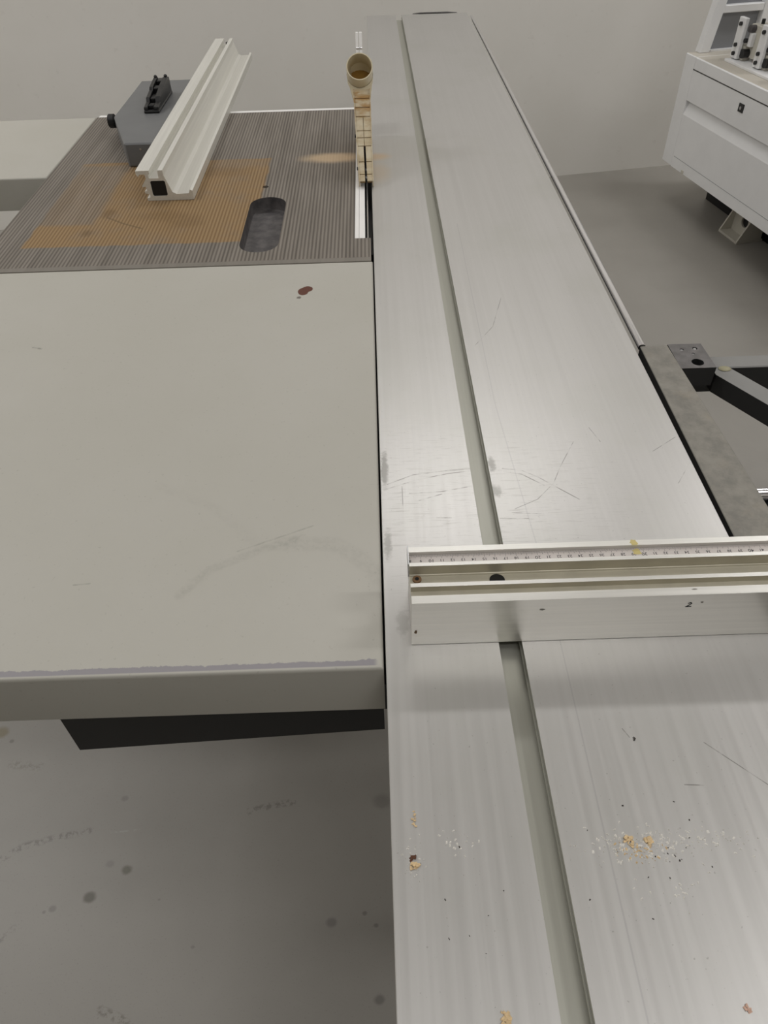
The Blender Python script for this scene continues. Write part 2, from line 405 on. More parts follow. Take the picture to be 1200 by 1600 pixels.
def ring_pipe(bm, a, b, ro, ri, n=32):
    """open pipe with wall thickness from a to b"""
    a, b = Vector(a), Vector(b); d = (b - a).normalized(); u = d.orthogonal().normalized(); v = d.cross(u)
    def ring(c, r): return [bm.verts.new(c + r * (u * math.cos(t) + v * math.sin(t))) for t in (2 * math.pi * i / n for i in range(n))]
    rs = [ring(a, ri), ring(a, ro), ring(b, ro), ring(b, ri)]
    for p, q in ((0, 1), (1, 2), (2, 3), (3, 0)):
        for i in range(n): bm.faces.new((rs[p][i], rs[p][(i + 1) % n], rs[q][(i + 1) % n], rs[q][i]))

# ------------------------------------------------------------------ the room
def struct(name, bm, m):
    o = mk(name, bm, m); o['kind'] = 'structure'; return o
struct('floor', B(-5, 5.2, -6.3, 5.2, -0.1, 0), M_FLOOR)
ang = math.atan2(0.0916, 0.552)
Mw = Matrix.Translation((1.0096, 3.9718, 0)) @ Matrix.Rotation(ang, 4, 'Z')
struct('wall_back', B(-5.6, 3.9, 0, 0.15, 0, CEIL, M=Mw), M_WALL)
struct('wall_left', B(-4.6, -4.45, -6, 3.1, 0, CEIL), M_WALL)
struct('wall_right', B(4.5, 4.65, -6, 4.6, 0, CEIL), M_WALL)
struct('wall_front', B(-4.6, 4.65, -6.15, -6, 0, CEIL), M_WALL)
struct('ceiling', B(-5, 5.2, -6.3, 5.2, CEIL, CEIL + 0.1), M_CEIL)

# ------------------------------------------------------------------ table saw
saw = thing('table_saw', 'large table saw with ribbed cast iron top and cream sheet steel extension tables', 'table saw', (-0.35, 1.6, 0))
FX0 = -0.735
def sheet_table(name, x0, x1, y0, y1, th, label):
    bm = bmesh.new()
    box(bm, x0, x1, y0, y1, T - 0.003, T, 0.0)
    box(bm, x0, x1, y0, y0 + 0.003, T - th, T - 0.003)
    box(bm, x0, x1, y1 - 0.003, y1, T - th, T - 0.003)
    box(bm, x0, x0 + 0.003, y0 + 0.003, y1 - 0.003, T - th, T - 0.003)
    box(bm, x1 - 0.003, x1, y0 + 0.003, y1 - 0.003, T - th, T - 0.003)
    bmesh.ops.remove_doubles(bm, verts=bm.verts[:], dist=1e-6)
    return mk(name, bm, M_CREAM, saw, label)
def folded(name, x0, x1, y0, y1, th, label, r=0.004):
    """sheet steel tray: rounded top edge, folded flanges all round, open underneath"""
    bm = bmesh.new()
    prof = [(th, 0.0)] + [(r - r * math.sin(t), r - r * math.cos(t)) for t in (math.pi / 2 * i / 4 for i in range(4, -1, -1))]
    prof = [(th, 0.0)] + [(r * (1 - math.sin(t)), r * (1 - math.cos(t))) for t in (math.pi / 2 * i / 4 for i in range(5))]
    loops = []
    for (dz, ins) in prof:
        loops.append([bm.verts.new(p) for p in ((x0 + ins, y0 + ins, T - dz), (x1 - ins, y0 + ins, T - dz), (x1 - ins, y1 - ins, T - dz), (x0 + ins, y1 - ins, T - dz))])
    for a, b in zip(loops, loops[1:]):
        for i in range(4): bm.faces.new((a[i], a[(i + 1) % 4], b[(i + 1) % 4], b[i]))
    bm.faces.new(loops[-1])
    # inner skin
    t = 0.003
    lo = [bm.verts.new(p) for p in ((x0 + t, y0 + t, T - th), (x1 - t, y0 + t, T - th), (x1 - t, y1 - t, T - th), (x0 + t, y1 - t, T - th))]
    hi = [bm.verts.new((v.co.x, v.co.y, T - t)) for v in lo]
    for i in range(4):
        bm.faces.new((lo[i], hi[i], hi[(i + 1) % 4], lo[(i + 1) % 4]))
        bm.faces.new((loops[0][i], lo[i], lo[(i + 1) % 4], loops[0][(i + 1) % 4]))
    bm.faces.new(hi)
    return mk(name, bm, M_CREAM, saw, label, smooth=True)
folded('extension_table', FX0, -0.0022, 0.3785, 1.2073, 0.071, 'smooth cream sheet steel table with a red paint chip')
folded('extension_table', -1.62, -0.7075, 1.659, 2.078, 0.069, 'cream sheet steel wing left of the cast iron')
# black bracket under the near edge
mk('support_bracket', PR([(-0.3425, T - 0.0705), (-0.3425, 0.6965), (-0.004, 0.7205), (-0.004, T - 0.0705)], 'y', 0.40, 0.404), M_BLACK, saw, 'black tapered plate under the near edge')

# cast iron table with notch for the insert, pocket and tapped hole
IX0, IX1, IY0, IY1, CX1 = -0.0342, -0.0048, 1.3005, 1.985, -0.0048
outer = [(-0.7055, 1.208), (CX1, 1.208), (CX1, IY0), (IX0, IY0), (IX0, IY1), (CX1, IY1), (CX1, 2.078), (-0.7055, 2.078)]
px0, px1, py0, py1 = -0.2435, -0.172, 1.2555, 1.508
rr = (px1 - px0) / 2; re = 0.036; cxp = (px0 + px1) / 2
pocket = [(cxp + rr * math.cos(t), py1 - re + re * math.sin(t)) for t in (math.pi * i / 12 for i in range(13))] + \
         [(cxp + rr * math.cos(t), py0 + re + re * math.sin(t)) for t in (math.pi + math.pi * i / 12 for i in range(13))]
hole = circle(-0.2213, 1.564, 0.0065, 16)
bm = bmesh.new()
holed(bm, outer, [pocket, hole], T)
bmesh.ops.remove_doubles(bm, verts=bm.verts[:], dist=1e-6)
walls(bm, outer, T, T - 0.04); walls(bm, hole, T, T - 0.02)
holed(bm, outer, [], T - 0.04)
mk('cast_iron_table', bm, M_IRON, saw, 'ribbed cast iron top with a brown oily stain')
bm = bmesh.new()
NP = len(pocket); cyp = (py0 + py1) / 2
rings = []
for (sc, dz) in ((1.0, 0.0), (0.985, 0.019), (0.95, 0.0235), (0.88, 0.025)):
    rings.append([bm.verts.new((cxp + (p[0] - cxp) * sc, cyp + (p[1] - cyp) * (1 - (1 - sc) * 0.35), T - dz)) for p in pocket])
for a, b in zip(rings, rings[1:]):
    for i in range(NP): bm.faces.new((a[i], a[(i + 1) % NP], b[(i + 1) % NP], b[i]))
bm.faces.new(rings[-1])
mk('recessed_pocket', bm, M_POCKET, saw, 'dark oblong hollow in the cast iron', smooth=True)
mk('tapped_hole', PR(circle(-0.2213, 1.564, 0.0063, 16), 'z', T - 0.02, T - 0.004), M_BLACK, saw)
# insert strips, blade and slot
ins = bmesh.new(); box(ins, IX0 + 0.0003, -0.0262, IY0 + 0.0005, IY1 - 0.001, T - 0.012, T - 0.0002, 0.0004)
box(ins, -0.0258, -0.0148, IY0 + 0.0005, IY1 - 0.001, T - 0.012, T - 0.0004, 0.0004)
mk('table_insert', ins, M_CLEAR, saw, 'bright aluminium insert strip beside the blade')
mk('inner_strip', B(-0.0112, -0.0086, IY0 + 0.001, IY1 - 0.001, T - 0.03, T - 0.007), M_STEEL, saw)
bm = bmesh.new()
teeth = []
for i in range(60):
    a = 2 * math.pi * i / 60
    for da, r in ((0, 0.15), (0.03, 0.15), (0.045, 0.139), (0.09, 0.141)):
        teeth.append((1.735 + r * math.cos(a + da), T - 0.075 + r * math.sin(a + da)))
prism(bm, teeth, 'x', -0.0118, -0.009)
mk('saw_blade', bm, M_STEEL, saw)
mk('blade_gap_blocker', B(-0.0338, -0.0015, IY0 + 0.004, IY1 - 0.004, T - 0.12, T - 0.034), M_BLACK, saw)  # black box added below the blade slot so the gap looks dark
mk('slider_gap_blocker', B(-0.030, 0.085, 0.41, 2.02, T - 0.125, T - 0.0775), M_BLACK, saw)  # black box added under the table gap, hides the lit floor
mk('rear_rail', B(-0.7055, -0.012, 2.082, 2.10, T - 0.03, T - 0.001, 0.003), M_CLEAR, saw, 'white strip along the back of the cast iron')
bm = bmesh.new(); box(bm, -0.66, -0.04, 1.15, 2.03, 0.06, T - 0.072, 0.01); box(bm, -0.64, -0.06, 1.17, 2.01, 0.0, 0.06)
mk('base_cabinet', bm, M_CREAM, saw)
bm = bmesh.new()
for y in (1.69, 2.03): box(bm, -1.6, -0.66, y - 0.015, y + 0.015, T - 0.065, T - 0.03)
mk('wing_bracket', bm, M_CREAM, saw)

# ------------------------------------------------------------------ sliding table
sl = thing('sliding_table', 'long brushed aluminium sliding table with a T slot along its length', 'sliding table', (0.185, 1.6, 0))
W = 0.3708; YE = 3.214; Y0 = -0.35
d = 0.0165
prof = [(0.0006, T), (0.107, T), (0.107, T - 0.0035), (0.1015, T - 0.0035), (0.1015, T - d), (0.1345, T - d), (0.1345, T - 0.0095), (0.1280, T - 0.0095), (0.1280, T - 0.0078),
        (0.1345, T - 0.0078), (0.1345, T - 0.0035), (0.129, T - 0.0035), (0.129, T), (W - 0.0006, T), (W, T - 0.0006), (W, T - 0.075), (0.0, T - 0.075), (0.0, T - 0.0006)]
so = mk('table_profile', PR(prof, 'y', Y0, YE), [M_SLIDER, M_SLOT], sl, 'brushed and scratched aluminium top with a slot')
for p in so.data.polygons:
    c_ = p.center + sl.location
    if abs(p.normal.y) < 0.5 and 0.1 < c_.x < 0.136 and T - 0.03 < c_.z < T - 0.0005: p.material_index = 1
# end handle: black arched bumper at the far end
bm = bmesh.new()
pts = [(0.165, 0.852), (0.172, T - 0.001), (0.20, T + 0.0015), (0.30, T + 0.0015), (0.335, T - 0.001), (0.352, 0.852)]
prism(bm, pts, 'y', YE + 0.004, YE + 0.022)
mk('end_handle', bm, M_DARK, sl, 'black bumper at the far end')
mk('end_plate', B(0.02, 0.36, YE, YE + 0.004, T - 0.072, T - 0.032), M_STEEL, sl)
# guide rod beside the table
mk('guide_rod', TB((0.3868, 0.918, T - 0.0085), (0.3868, YE - 0.02, T - 0.0085), 0.0054, 24), M_CHROME, sl, 'polished chrome rod along the right edge', smooth=True)
bm = bmesh.new()
box(bm, W, 0.3795, 0.93, YE - 0.03, T - 0.045, T - 0.0165)
box(bm, W, 0.392, 0.93, YE - 0.03, T - 0.05, T - 0.045)
mk('rod_carrier', bm, M_BLACK, sl)
bm = bmesh.new(); box(bm, 0.09, 0.30, 0.95, 3.0, 0.66, T - 0.0765, 0.005)
mk('support_beam', bm, M_BEAM, sl)
for y in (1.3, 2.6):
    mk('pedestal', B(0.10, 0.29, y - 0.15, y + 0.15, 0.0, 0.66, 0.006), M_BEAM, sl)

# ------------------------------------------------------------------ crosscut fence on the sliding table
FY = 0.403; Z0 = T + 0.0006; FXL = 0.0247; FXR = 1.35
fc = thing('crosscut_fence', 'aluminium crosscut fence with a measuring scale lying across the sliding table', 'fence', (0.4, FY + 0.035, Z0))
h = 0.0616
pf = [(0, 0), (0, h), (0.0087, h), (0.0087, h - 0.0065), (0.0190, h - 0.0065), (0.0190, h), (0.0234, h), (0.0234, h - 0.0135), (0.0428, h - 0.0135), (0.0434, h - 0.0122),
      (0.0440, h - 0.0118), (0.0440, h), (0.0482, h), (0.0482, h - 0.0026), (0.0600, h - 0.0026), (0.0600, h + 0.0018), (0.0665, h + 0.0018), (0.0665, 0)]
bm = bmesh.new()
prism(bm, [(FY + a, Z0 + b) for a, b in pf], 'x', FXL, FXR)
fo = mk('fence_profile', bm, [M_ALU, M_ALUDUST], fc)
for p in fo.data.polygons:
    c_ = p.center + fc.location; a_, b_ = c_.y - FY, c_.z - Z0
    if abs(p.normal.x) < 0.5 and 0.0080 < a_ < 0.0445 and 0.03 < b_ < h - 0.0009: p.material_index = 1
mk('scale_tape', B(FXL + 0.0005, FXR - 0.01, FY + 0.0484, FY + 0.0598, Z0 + h - 0.0026, Z0 + h - 0.0022), M_SCALE, fc, 'pale measuring tape with upside down black numbers')
mk('end_plate', B(FXL - 0.0014, FXL - 0.0001, FY + 0.0435, FY + 0.0672, Z0 + h - 0.014, Z0 + h + 0.0035), M_STEEL, fc)
# printed ticks and numbers, readable from the far side
zt = Z0 + h - 0.00215
bm = bmesh.new()
def quad(x0, x1, y0, y1, z):
    bm.faces.new([bm.verts.new(p) for p in ((x0, y0, z), (x1, y0, z), (x1, y1, z), (x0, y1, z))])
for mm in range(80, 700):
    xx = mm * 0.001 - 0.0542
    if xx < FXL + 0.001: continue
    ln_ = 0.0050 if mm % 10 == 0 else (0.0038 if mm % 5 == 0 else 0.0024)
    quad(xx - 0.00012, xx + 0.00012, FY + 0.0597 - ln_, FY + 0.0597, zt)
for v in range(8, 70):
    tc = bpy.data.curves.new('digits', 'FONT'); tc.body = str(v); tc.align_x = 'CENTER'; tc.size = 0.0056 if v % 10 == 0 else 0.0045; tc.offset = 0.00006
    tc.resolution_u = 2
    to = bpy.data.objects.new('digits', tc); COL.objects.link(to)
    bpy.context.view_layer.update()
    me = to.to_mesh()
    Mx = Matrix.Translation((v * 0.01 - 0.0542, FY + 0.0538, zt)) @ Matrix.Rotation(math.pi, 4, 'Z')
    me.transform(Mx); bm.from_mesh(me); to.to_mesh_clear()
    bpy.data.objects.remove(to); bpy.data.curves.remove(tc)
mk('scale_marking', bm, M_INK, fc, 'black upside down centimetre numbers and ticks', kind='stuff')
# screw, bolt hole, handwritten mark, smears
bm = bmesh.new(); zf = Z0 + h - 0.0135
tube(bm, (0.0315, FY + 0.0385, zf), (0.0315, FY + 0.0385, zf + 0.002), 0.0042, 16)
mk('screw', bm, M_RUST, fc, 'brown screw head at the left end', smooth=True)
mk('screw_recess', TB((0.0315, FY + 0.0385, zf + 0.0018), (0.0315, FY + 0.0385, zf + 0.0022), 0.002, 10), M_BLACK, fc)
mk('bolt_hole', TB((0.1062, FY + 0.0353, zf - 0.0002), (0.1062, FY + 0.0353, zf + 0.0006), 0.0072, 24), M_BLACK, fc, 'black round bolt hole in the channel')
bm = bmesh.new()
def stroke(pts, r):
    for a, b in zip(pts, pts[1:]):
        a = Vector((a[0], FY - 0.00015, a[1])); b = Vector((b[0], FY - 0.00015, b[1])); t = (b - a).normalized(); n_ = Vector((-t.z, 0, t.x)) * r
        bm.faces.new([bm.verts.new(p) for p in (a - n_ - t * r * .5, b - n_ + t * r * .5, b + n_ + t * r * .5, a + n_ - t * r * .5)])
cx, cz = 0.2742, T + 0.0478
stroke([(cx - 0.0012, cz + 0.002), (cx + 0.0006, cz + 0.0034), (cx + 0.0018, cz + 0.002), (cx - 0.0008, cz - 0.0012), (cx - 0.0025, cz - 0.0026), (cx + 0.0022, cz - 0.0022)], 0.00055)
mk('ink_mark', bm, M_INK, fc, 'handwritten black 2 on the front face')
def smear(name, cx, cy, z, rx, ry, mat, label, nrm='z', n=14):
    b_ = bmesh.new(); vs = []
    for i in range(n):
        a = 2 * math.pi * i / n; q = 0.65 + 0.5 * random.random()
        p = (cx + rx * q * math.cos(a), cy + ry * q * math.sin(a))
        vs.append(b_.verts.new((p[0], p[1], z) if nrm == 'z' else (p[0], z, p[1])))
    b_.faces.new(vs)
    return mk(name, b_, mat, fc, label)
smear('wax_stain', 0.2375, FY + 0.0632, Z0 + h + 0.00195, 0.0042, 0.0046, M_YELLOW, 'yellow wax stain on the rim')
smear('wax_stain', 0.2395, FY + 0.0546, Z0 + h - 0.00205, 0.0045, 0.0044, M_YELLOW, 'yellow wax stain on the scale')
smear('dirt_smear', 0.0285, T + 0.0205, FY - 0.0002, 0.0016, 0.003, M_RUST, None, 'y')
smear('dirt_smear', 0.142, T + 0.048, FY - 0.0002, 0.0025, 0.0012, M_BAR, None, 'y')
smear('dirt_smear', 0.285, T + 0.051, FY - 0.0002, 0.0014, 0.0008, M_BAR, None, 'y')
smear('dirt_smear', 0.277, FY + 0.006, Z0 + h + 0.0002, 0.003, 0.0007, M_BAR, None)

# ------------------------------------------------------------------ outrigger frame right of the sliding table
og = thing('outrigger_frame', 'dusty grey steel outrigger frame with a chrome rod beside the sliding table', 'support frame', (0.6, 0.7, 0))
zb = 0.865
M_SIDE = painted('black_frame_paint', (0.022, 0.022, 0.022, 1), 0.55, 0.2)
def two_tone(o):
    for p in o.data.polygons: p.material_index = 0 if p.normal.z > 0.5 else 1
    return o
bm = bmesh.new()
prism(bm, [(0.3828, 0.9159), (0.3768, 0.20), (0.4450, 0.20), (0.4331, 0.60), (0.4228, 0.9180)], 'z', zb - 0.035, zb, 0.0008)
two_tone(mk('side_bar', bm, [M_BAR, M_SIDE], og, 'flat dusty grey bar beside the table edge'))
blk = [(0.4236, 0.8556), (0.4731, 0.8556), (0.4716, 0.9178), (0.4236, 0.9185)]
bigh = circle(0.4515, 0.870, 0.0085, 20); h2 = circle(0.4395, 0.9035, 0.0028, 12); h3 = circle(0.459, 0.9055, 0.0036, 12); h4 = circle(0.4525, 0.892, 0.002, 12)
bm = bmesh.new(); holed(bm, blk, [bigh, h2, h3, h4], zb); bmesh.ops.remove_doubles(bm, verts=bm.verts[:], dist=1e-6)
walls(bm, blk, zb, zb - 0.03); holed(bm, blk, [], zb - 0.03); walls(bm, bigh, zb, zb - 0.025)
for hh in (h2, h3, h4): walls(bm, hh, zb, zb - 0.004)
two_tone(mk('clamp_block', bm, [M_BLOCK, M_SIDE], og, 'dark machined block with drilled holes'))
mk('block_hole', PR(bigh, 'z', zb - 0.028, zb - 0.02), M_BLACK, og)
for hh in (h2, h3, h4):
    cxh = sum(p[0] for p in hh) / len(hh); cyh = sum(p[1] for p in hh) / len(hh)
    mk('block_screw', TB((cxh, cyh, zb - 0.006), (cxh, cyh, zb - 0.0008), 0.0024, 12), M_STEEL, og, 'bright small screw in the block')
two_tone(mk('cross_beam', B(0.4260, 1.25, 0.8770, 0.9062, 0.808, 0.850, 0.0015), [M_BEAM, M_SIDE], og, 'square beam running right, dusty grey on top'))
dv = Vector((0.507, -0.862, 0)); ctr = Vector((0.4913, 0.8694, 0))
Md = Matrix.Translation(ctr) @ Matrix.Rotation(math.atan2(dv.y, dv.x), 4, 'Z')
LB, RB = Vector((0.4786, 0.8604, 0)), Vector((0.5040, 0.8775, 0))
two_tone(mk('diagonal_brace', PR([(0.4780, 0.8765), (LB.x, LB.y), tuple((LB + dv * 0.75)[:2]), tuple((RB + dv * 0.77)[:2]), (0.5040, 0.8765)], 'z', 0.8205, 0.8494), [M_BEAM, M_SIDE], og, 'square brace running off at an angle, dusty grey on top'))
bm = bmesh.new(); bmesh.ops.create_uvsphere(bm, u_segments=12, v_segments=8, radius=0.011); bmesh.ops.scale(bm, vec=(0.85, 0.6, 0.12), verts=bm.verts[:])
bmesh.ops.translate(bm, vec=(0.4955, 0.874, 0.85), verts=bm.verts[:])
mk('weld_bead', bm, M_WELD, og, 'yellowish weld at the joint', smooth=True)
mk('frame_leg', B(1.18, 1.22, 0.15, 0.19, 0, 0.808), M_BEAM, og); mk('frame_leg', B(1.20, 1.24, 0.88, 0.905, 0, 0.808), M_BEAM, og)
mk('cross_rod', TB((0.4285, 0.6325, 0.832), (1.2, 0.6325, 0.832), 0.0078, 24), M_CHROME, og, 'shiny chrome rod', smooth=True)
bm = bmesh.new(); tube(bm, (0.4635, 0.6265, 0.772), (0.4635, 0.6265, 0.8235), 0.0145, 24); bmesh.ops.bevel(bm, geom=[e for e in bm.edges if abs(e.verts[0].co.z - e.verts[1].co.z) < 1e-6], offset=0.003, segments=2, affect='EDGES')
mk('rod_knob', bm, M_DARK, og, 'round black knob under the chrome rod', smooth=True)
mk('rear_beam', B(1.18, 1.22, 0.19, 0.88, 0.808, 0.85), M_BEAM, og)

# ------------------------------------------------------------------ rip fence bar on the cast iron
rf = thing('rip_fence_bar', 'aluminium rip fence bar with square hollow end on the cast iron table', 'fence', (-0.41, 2.0, T + 0.0004))
Xc = -0.4547; s = 0.0935 / 285; sv = 0.058 / 165
def fp(px, py): return (Xc + (px - 370) * s, T + 0.0004 + (1095 - py) * sv)
outl = [fp(370, 1095), fp(655, 1095), fp(655, 1046), fp(640, 1040), fp(630, 1060), fp(555, 1062), fp(532, 1050), fp(500, 960), fp(498, 930), fp(468, 930), fp(466, 972), fp(408, 972), fp(408, 950),
        fp(416, 948), fp(416, 930), fp(335, 930), fp(335, 950), fp(345, 962), fp(352, 950), fp(386, 950), fp(389, 972), fp(356, 1012), fp(358, 1018), fp(378, 1016), fp(380, 1040), fp(364, 1042), fp(364, 1052), fp(392, 1060), fp(392, 1076), fp(370, 1080)]
hol = [fp(410, 992), fp(418, 986), fp(492, 986), fp(500, 992), fp(500, 1062), fp(494, 1070), fp(416, 1070), fp(410, 1062)]
RY0, RY1 = 1.5085, 2.625
bm = bmesh.new()
holed(bm, outl, [hol], RY0, 'y'); holed(bm, outl, [hol], RY1, 'y'); bmesh.ops.remove_doubles(bm, verts=bm.verts[:], dist=1e-7)
walls(bm, outl, RY0, RY1, 'y'); walls(bm, hol, RY0, RY1, 'y')
mk('fence_profile', bm, M_ALU2, rf)
mk('tube_mouth_plate', B(hol[0][0] + 0.0003, hol[3][0] - 0.0003, RY0 + 0.0012, RY0 + 0.003, hol[6][1] + 0.0003, hol[1][1] - 0.0003), M_BLACK, rf, 'black plate in the mouth of the hollow tube')  # flat black plate in the tube mouth, hides the bright inner walls
mk('clamp_screw', TB((-0.424, 2.585, T + 0.0445), (-0.424, 2.585, T + 0.0565), 0.006, 12), M_DARK, rf, 'small dark screw in the slot', smooth=True)

# ------------------------------------------------------------------ rip fence head
hd = thing('fence_carrier', 'grey block with a cut corner and black lever on top, beside the rip fence bar', 'fence carrier', (-0.53, 1.96, T))
zh = 0.9195
plan = [(-0.5366, 1.705), (-0.4645, 1.703), (-0.4645, 2.2090), (-0.6067, 2.2080), (-0.6067, 1.905)]
bm = bmesh.new()
prism(bm, plan, 'z', T + 0.0003, zh, 0.003)
mk('head_casting', bm, M_HEADGREY, hd, smooth=False)
bm = bmesh.new()
tube(bm, (-0.6067, 1.93, 0.902), (-0.613, 1.93, 0.902), 0.006, 16); tube(bm, (-0.613, 1.93, 0.902), (-0.629, 1.93, 0.902), 0.0155, 20)
bmesh.ops.bevel(bm, geom=[e for e in bm.edges if abs(e.verts[0].co.x - e.verts[1].co.x) < 1e-6 and abs(e.verts[0].co.x + 0.621) < 0.0085], offset=0.002, segments=2, affect='EDGES')
mk('adjusting_knob', bm, M_DARK, hd, 'round black knob on the left side', smooth=True)
for (xx, zz) in ((-0.503, 0.907), (-0.499, 0.890)):
    mk('set_screw', TB((xx, 1.7055, zz), (xx, 1.7035, zz), 0.0024, 10), M_STEEL, hd, 'tiny bright screw on the front')
# cam lever: black stepped wedge on top
lv = mk('clamp_lever', B(-0.536, -0.4995, 1.915, 2.085, zh, zh + 0.006, 0.0015), M_DARK, hd, 'black stepped clamping lever on top')
def side(x0, x1, zs):
    pts = [(1.917, zh + 0.006)] + [(1.917 + yv, zh + zv) for yv, zv in zs] + [(2.082, zh + 0.006)]
    return PR(pts, 'x', x0, x1, bev=0.0012)
mk('lever_cheek', side(-0.5355, -0.527, [(0.002, 0.013), (0.035, 0.017), (0.040, 0.024), (0.085, 0.029), (0.09, 0.034), (0.145, 0.040), (0.163, 0.038)]), M_DARK, lv)
mk('lever_cheek', side(-0.5125, -0.5000, [(0.002, 0.013), (0.030, 0.016), (0.038, 0.026), (0.07, 0.031), (0.10, 0.036), (0.145, 0.041), (0.163, 0.038)]), M_DARK, lv)
for (y0, y1, z1) in ((1.930, 1.950, 0.014), (1.960, 2.000, 0.021), (2.008, 2.034, 0.031), (2.050, 2.080, 0.036)):
    mk('lever_block', B(-0.527, -0.5125, y0, y1, zh + 0.006, zh + z1, 0.0015), M_DARK, lv)
for (xx, y_, z_) in ((-0.531, 2.07, 0.0405), (-0.506, 2.07, 0.0415)):
    b_ = bmesh.new(); bmesh.ops.create_uvsphere(b_, u_segments=10, v_segments=6, radius=0.0045); bmesh.ops.translate(b_, vec=(xx, y_, zh + z_), verts=b_.verts[:])
    mk('pivot_pin', b_, M_DARK, lv, smooth=True)

# ------------------------------------------------------------------ blade guard
bg = thing('blade_guard', 'beige plastic blade guard hood with round dust port beside the sliding table', 'guard', (-0.011, 1.62, T))
A = Vector((0, 1.540, T + 0.014)); Bt = Vector((0, 1.700, 1.012))
def gx(t): return (-0.0258 - 0.0068 * t, 0.0042 - 0.0010 * t)
def gpt(t, x, lift=0.0):
    p = A.lerp(Bt, t); n_ = Vector((0, -(Bt - A).z, (Bt - A).y)).normalized()
    q = p + n_ * lift
    return (x, q.y, q.z)
# side walls
def side_wall(x0, x1, xa, xb):
    bm = bmesh.new()
    prof = [(A.y, A.z - 0.011), (A.y, A.z), (Bt.y, Bt.z), (1.728, 0.988), (1.84, 0.983), (1.86, T + 0.03), (1.84, T + 0.004), (1.60, T + 0.004)]
    vs0, vs1 = [], []
    for (y, z) in prof:
        t = min(1, max(0, (y - A.y) / (Bt.y - A.y)))
        vs0.append(bm.verts.new((x0 + (xa - x0) * t, y, z))); vs1.append(bm.verts.new((x1 + (xb - x1) * t, y, z)))
    n = len(prof)
    bm.faces.new(vs0); bm.faces.new(vs1[::-1])
    for i in range(n): bm.faces.new((vs0[i], vs1[i], vs1[(i + 1) % n], vs0[(i + 1) % n]))
    return bm
mk('side_plate', side_wall(-0.0258, -0.0236, -0.0326, -0.0304), M_GUARD, bg)
mk('side_plate', side_wall(0.0020, 0.0042, 0.0010, 0.0032), M_GUARD, bg)
# cell panels along the sloping top; seams between them
cuts = [0.0, 0.075, 0.21, 0.38, 0.47, 0.545, 0.70, 0.80, 0.90, 1.0]
def slab(t0, t1, xl0, xr0, xl1, xr1, lift0, lift1):
    bm = bmesh.new()
    lo = [gpt(t0, xl0, lift0), gpt(t0, xr0, lift0), gpt(t1, xr1, lift0), gpt(t1, xl1, lift0)]
    hi = [gpt(t0, xl0, lift1), gpt(t0, xr0, lift1), gpt(t1, xr1, lift1), gpt(t1, xl1, lift1)]
    a = [bm.verts.new(p) for p in lo]; b = [bm.verts.new(p) for p in hi]
    bm.faces.new(a); bm.faces.new(b)
    for i in range(4): bm.faces.new((a[i], a[(i + 1) % 4], b[(i + 1) % 4], b[i]))
    return bm
def xs_at(t): l, r = gx(t); return l + 0.0024, r - 0.0024
for i, (t0, t1) in enumerate(zip(cuts, cuts[1:])):
    g = 0.004
    a, b = t0 + g, t1 - g
    la, ra = xs_at(a); lb, rb = xs_at(b); ma = (la + ra) / 2; mb = (lb + rb) / 2
    if i < 5 or i in (5,):
        gap = 0.0022 if t1 <= 0.39 else 0.0005
        mk('cell_panel', slab(a, b, la, ma - gap, lb, mb - gap, -0.004, -0.0012), M_GUARD, bg)
        mk('cell_panel', slab(a, b, ma + gap, ra, mb + gap, rb, -0.004, -0.0012), M_GUARD, bg)
    else:
        mk('cell_panel', slab(a, b, la, ra, lb, rb, -0.004, -0.0012), M_GUARD, bg)
l0, r_0 = xs_at(0); l1, r_1 = xs_at(1)
mk('inner_web', slab(0.39, 0.99, l0, r_0, l1, r_1, -0.0065, -0.0042), M_SEAM, bg, 'brown inner web showing in the seams')
mk('inner_web', slab(0.0, 0.39, l0, -0.0130, l0 - 0.002, -0.0140, -0.0065, -0.0042), M_SEAM, bg, 'brown inner web showing in the seams')
mk('inner_web', slab(0.0, 0.39, -0.0086, r_0, -0.0096, r_0 - 0.0005, -0.0065, -0.0042), M_SEAM, bg, 'brown inner web showing in the seams')
# port
pd = Vector((0, -math.cos(math.radians(40)), math.sin(math.radians(40))))
pc = Vector((-0.0172, 1.700, 1.053))
bm = bmesh.new(); ring_pipe(bm, pc, pc - pd * 0.055, 0.0270, 0.0250)
mk('dust_port', bm, M_PIPE, bg, 'beige round open dust port', smooth=True)
pe = pc - pd * 0.048
mk('port_floor', TB(pe, pe - pd * 0.003, 0.0249, 24), M_PIPEIN, bg, 'ochre disc inside the port')  # ochre disc closing the inner end of the port
bm = bmesh.new()
top_c = pc - pd * 0.045
n = 24; u = Vector((1, 0, 0)); v = pd.cross(u).normalized()
R1 = [bm.verts.new(pc - pd * 0.030 + 0.0276 * (u * math.cos(a) + v * math.sin(a))) for a in (2 * math.pi * i / n for i in range(n))]
R2 = []
for i in range(n):
    a = 2 * math.pi * i / n; x_, s_ = math.cos(a), math.sin(a)
    k_ = 1 / max(abs(x_), abs(s_))
    p = Vector((-0.0147 + 0.0182 * max(-1, min(1, x_ * k_ * 0.95)), 0, 0)); yy_ = 1.715 + 0.05 * max(-1, min(1, s_ * k_)) ; 
    R2.append(bm.verts.new((p.x, yy_ if yy_ > 1.690 else 1.690, 0.995 if yy_ < 1.70 else 0.985)))
for i in range(n): bm.faces.new((R1[i], R1[(i + 1) % n], R2[(i + 1) % n], R2[i]))
mk('port_collar', bm, M_PIPE, bg, smooth=True)
mk('hood_back', B(-0.0300, 0.0005, 1.735, 1.838, 0.974, 0.982, 0.001), M_GUARD, bg)
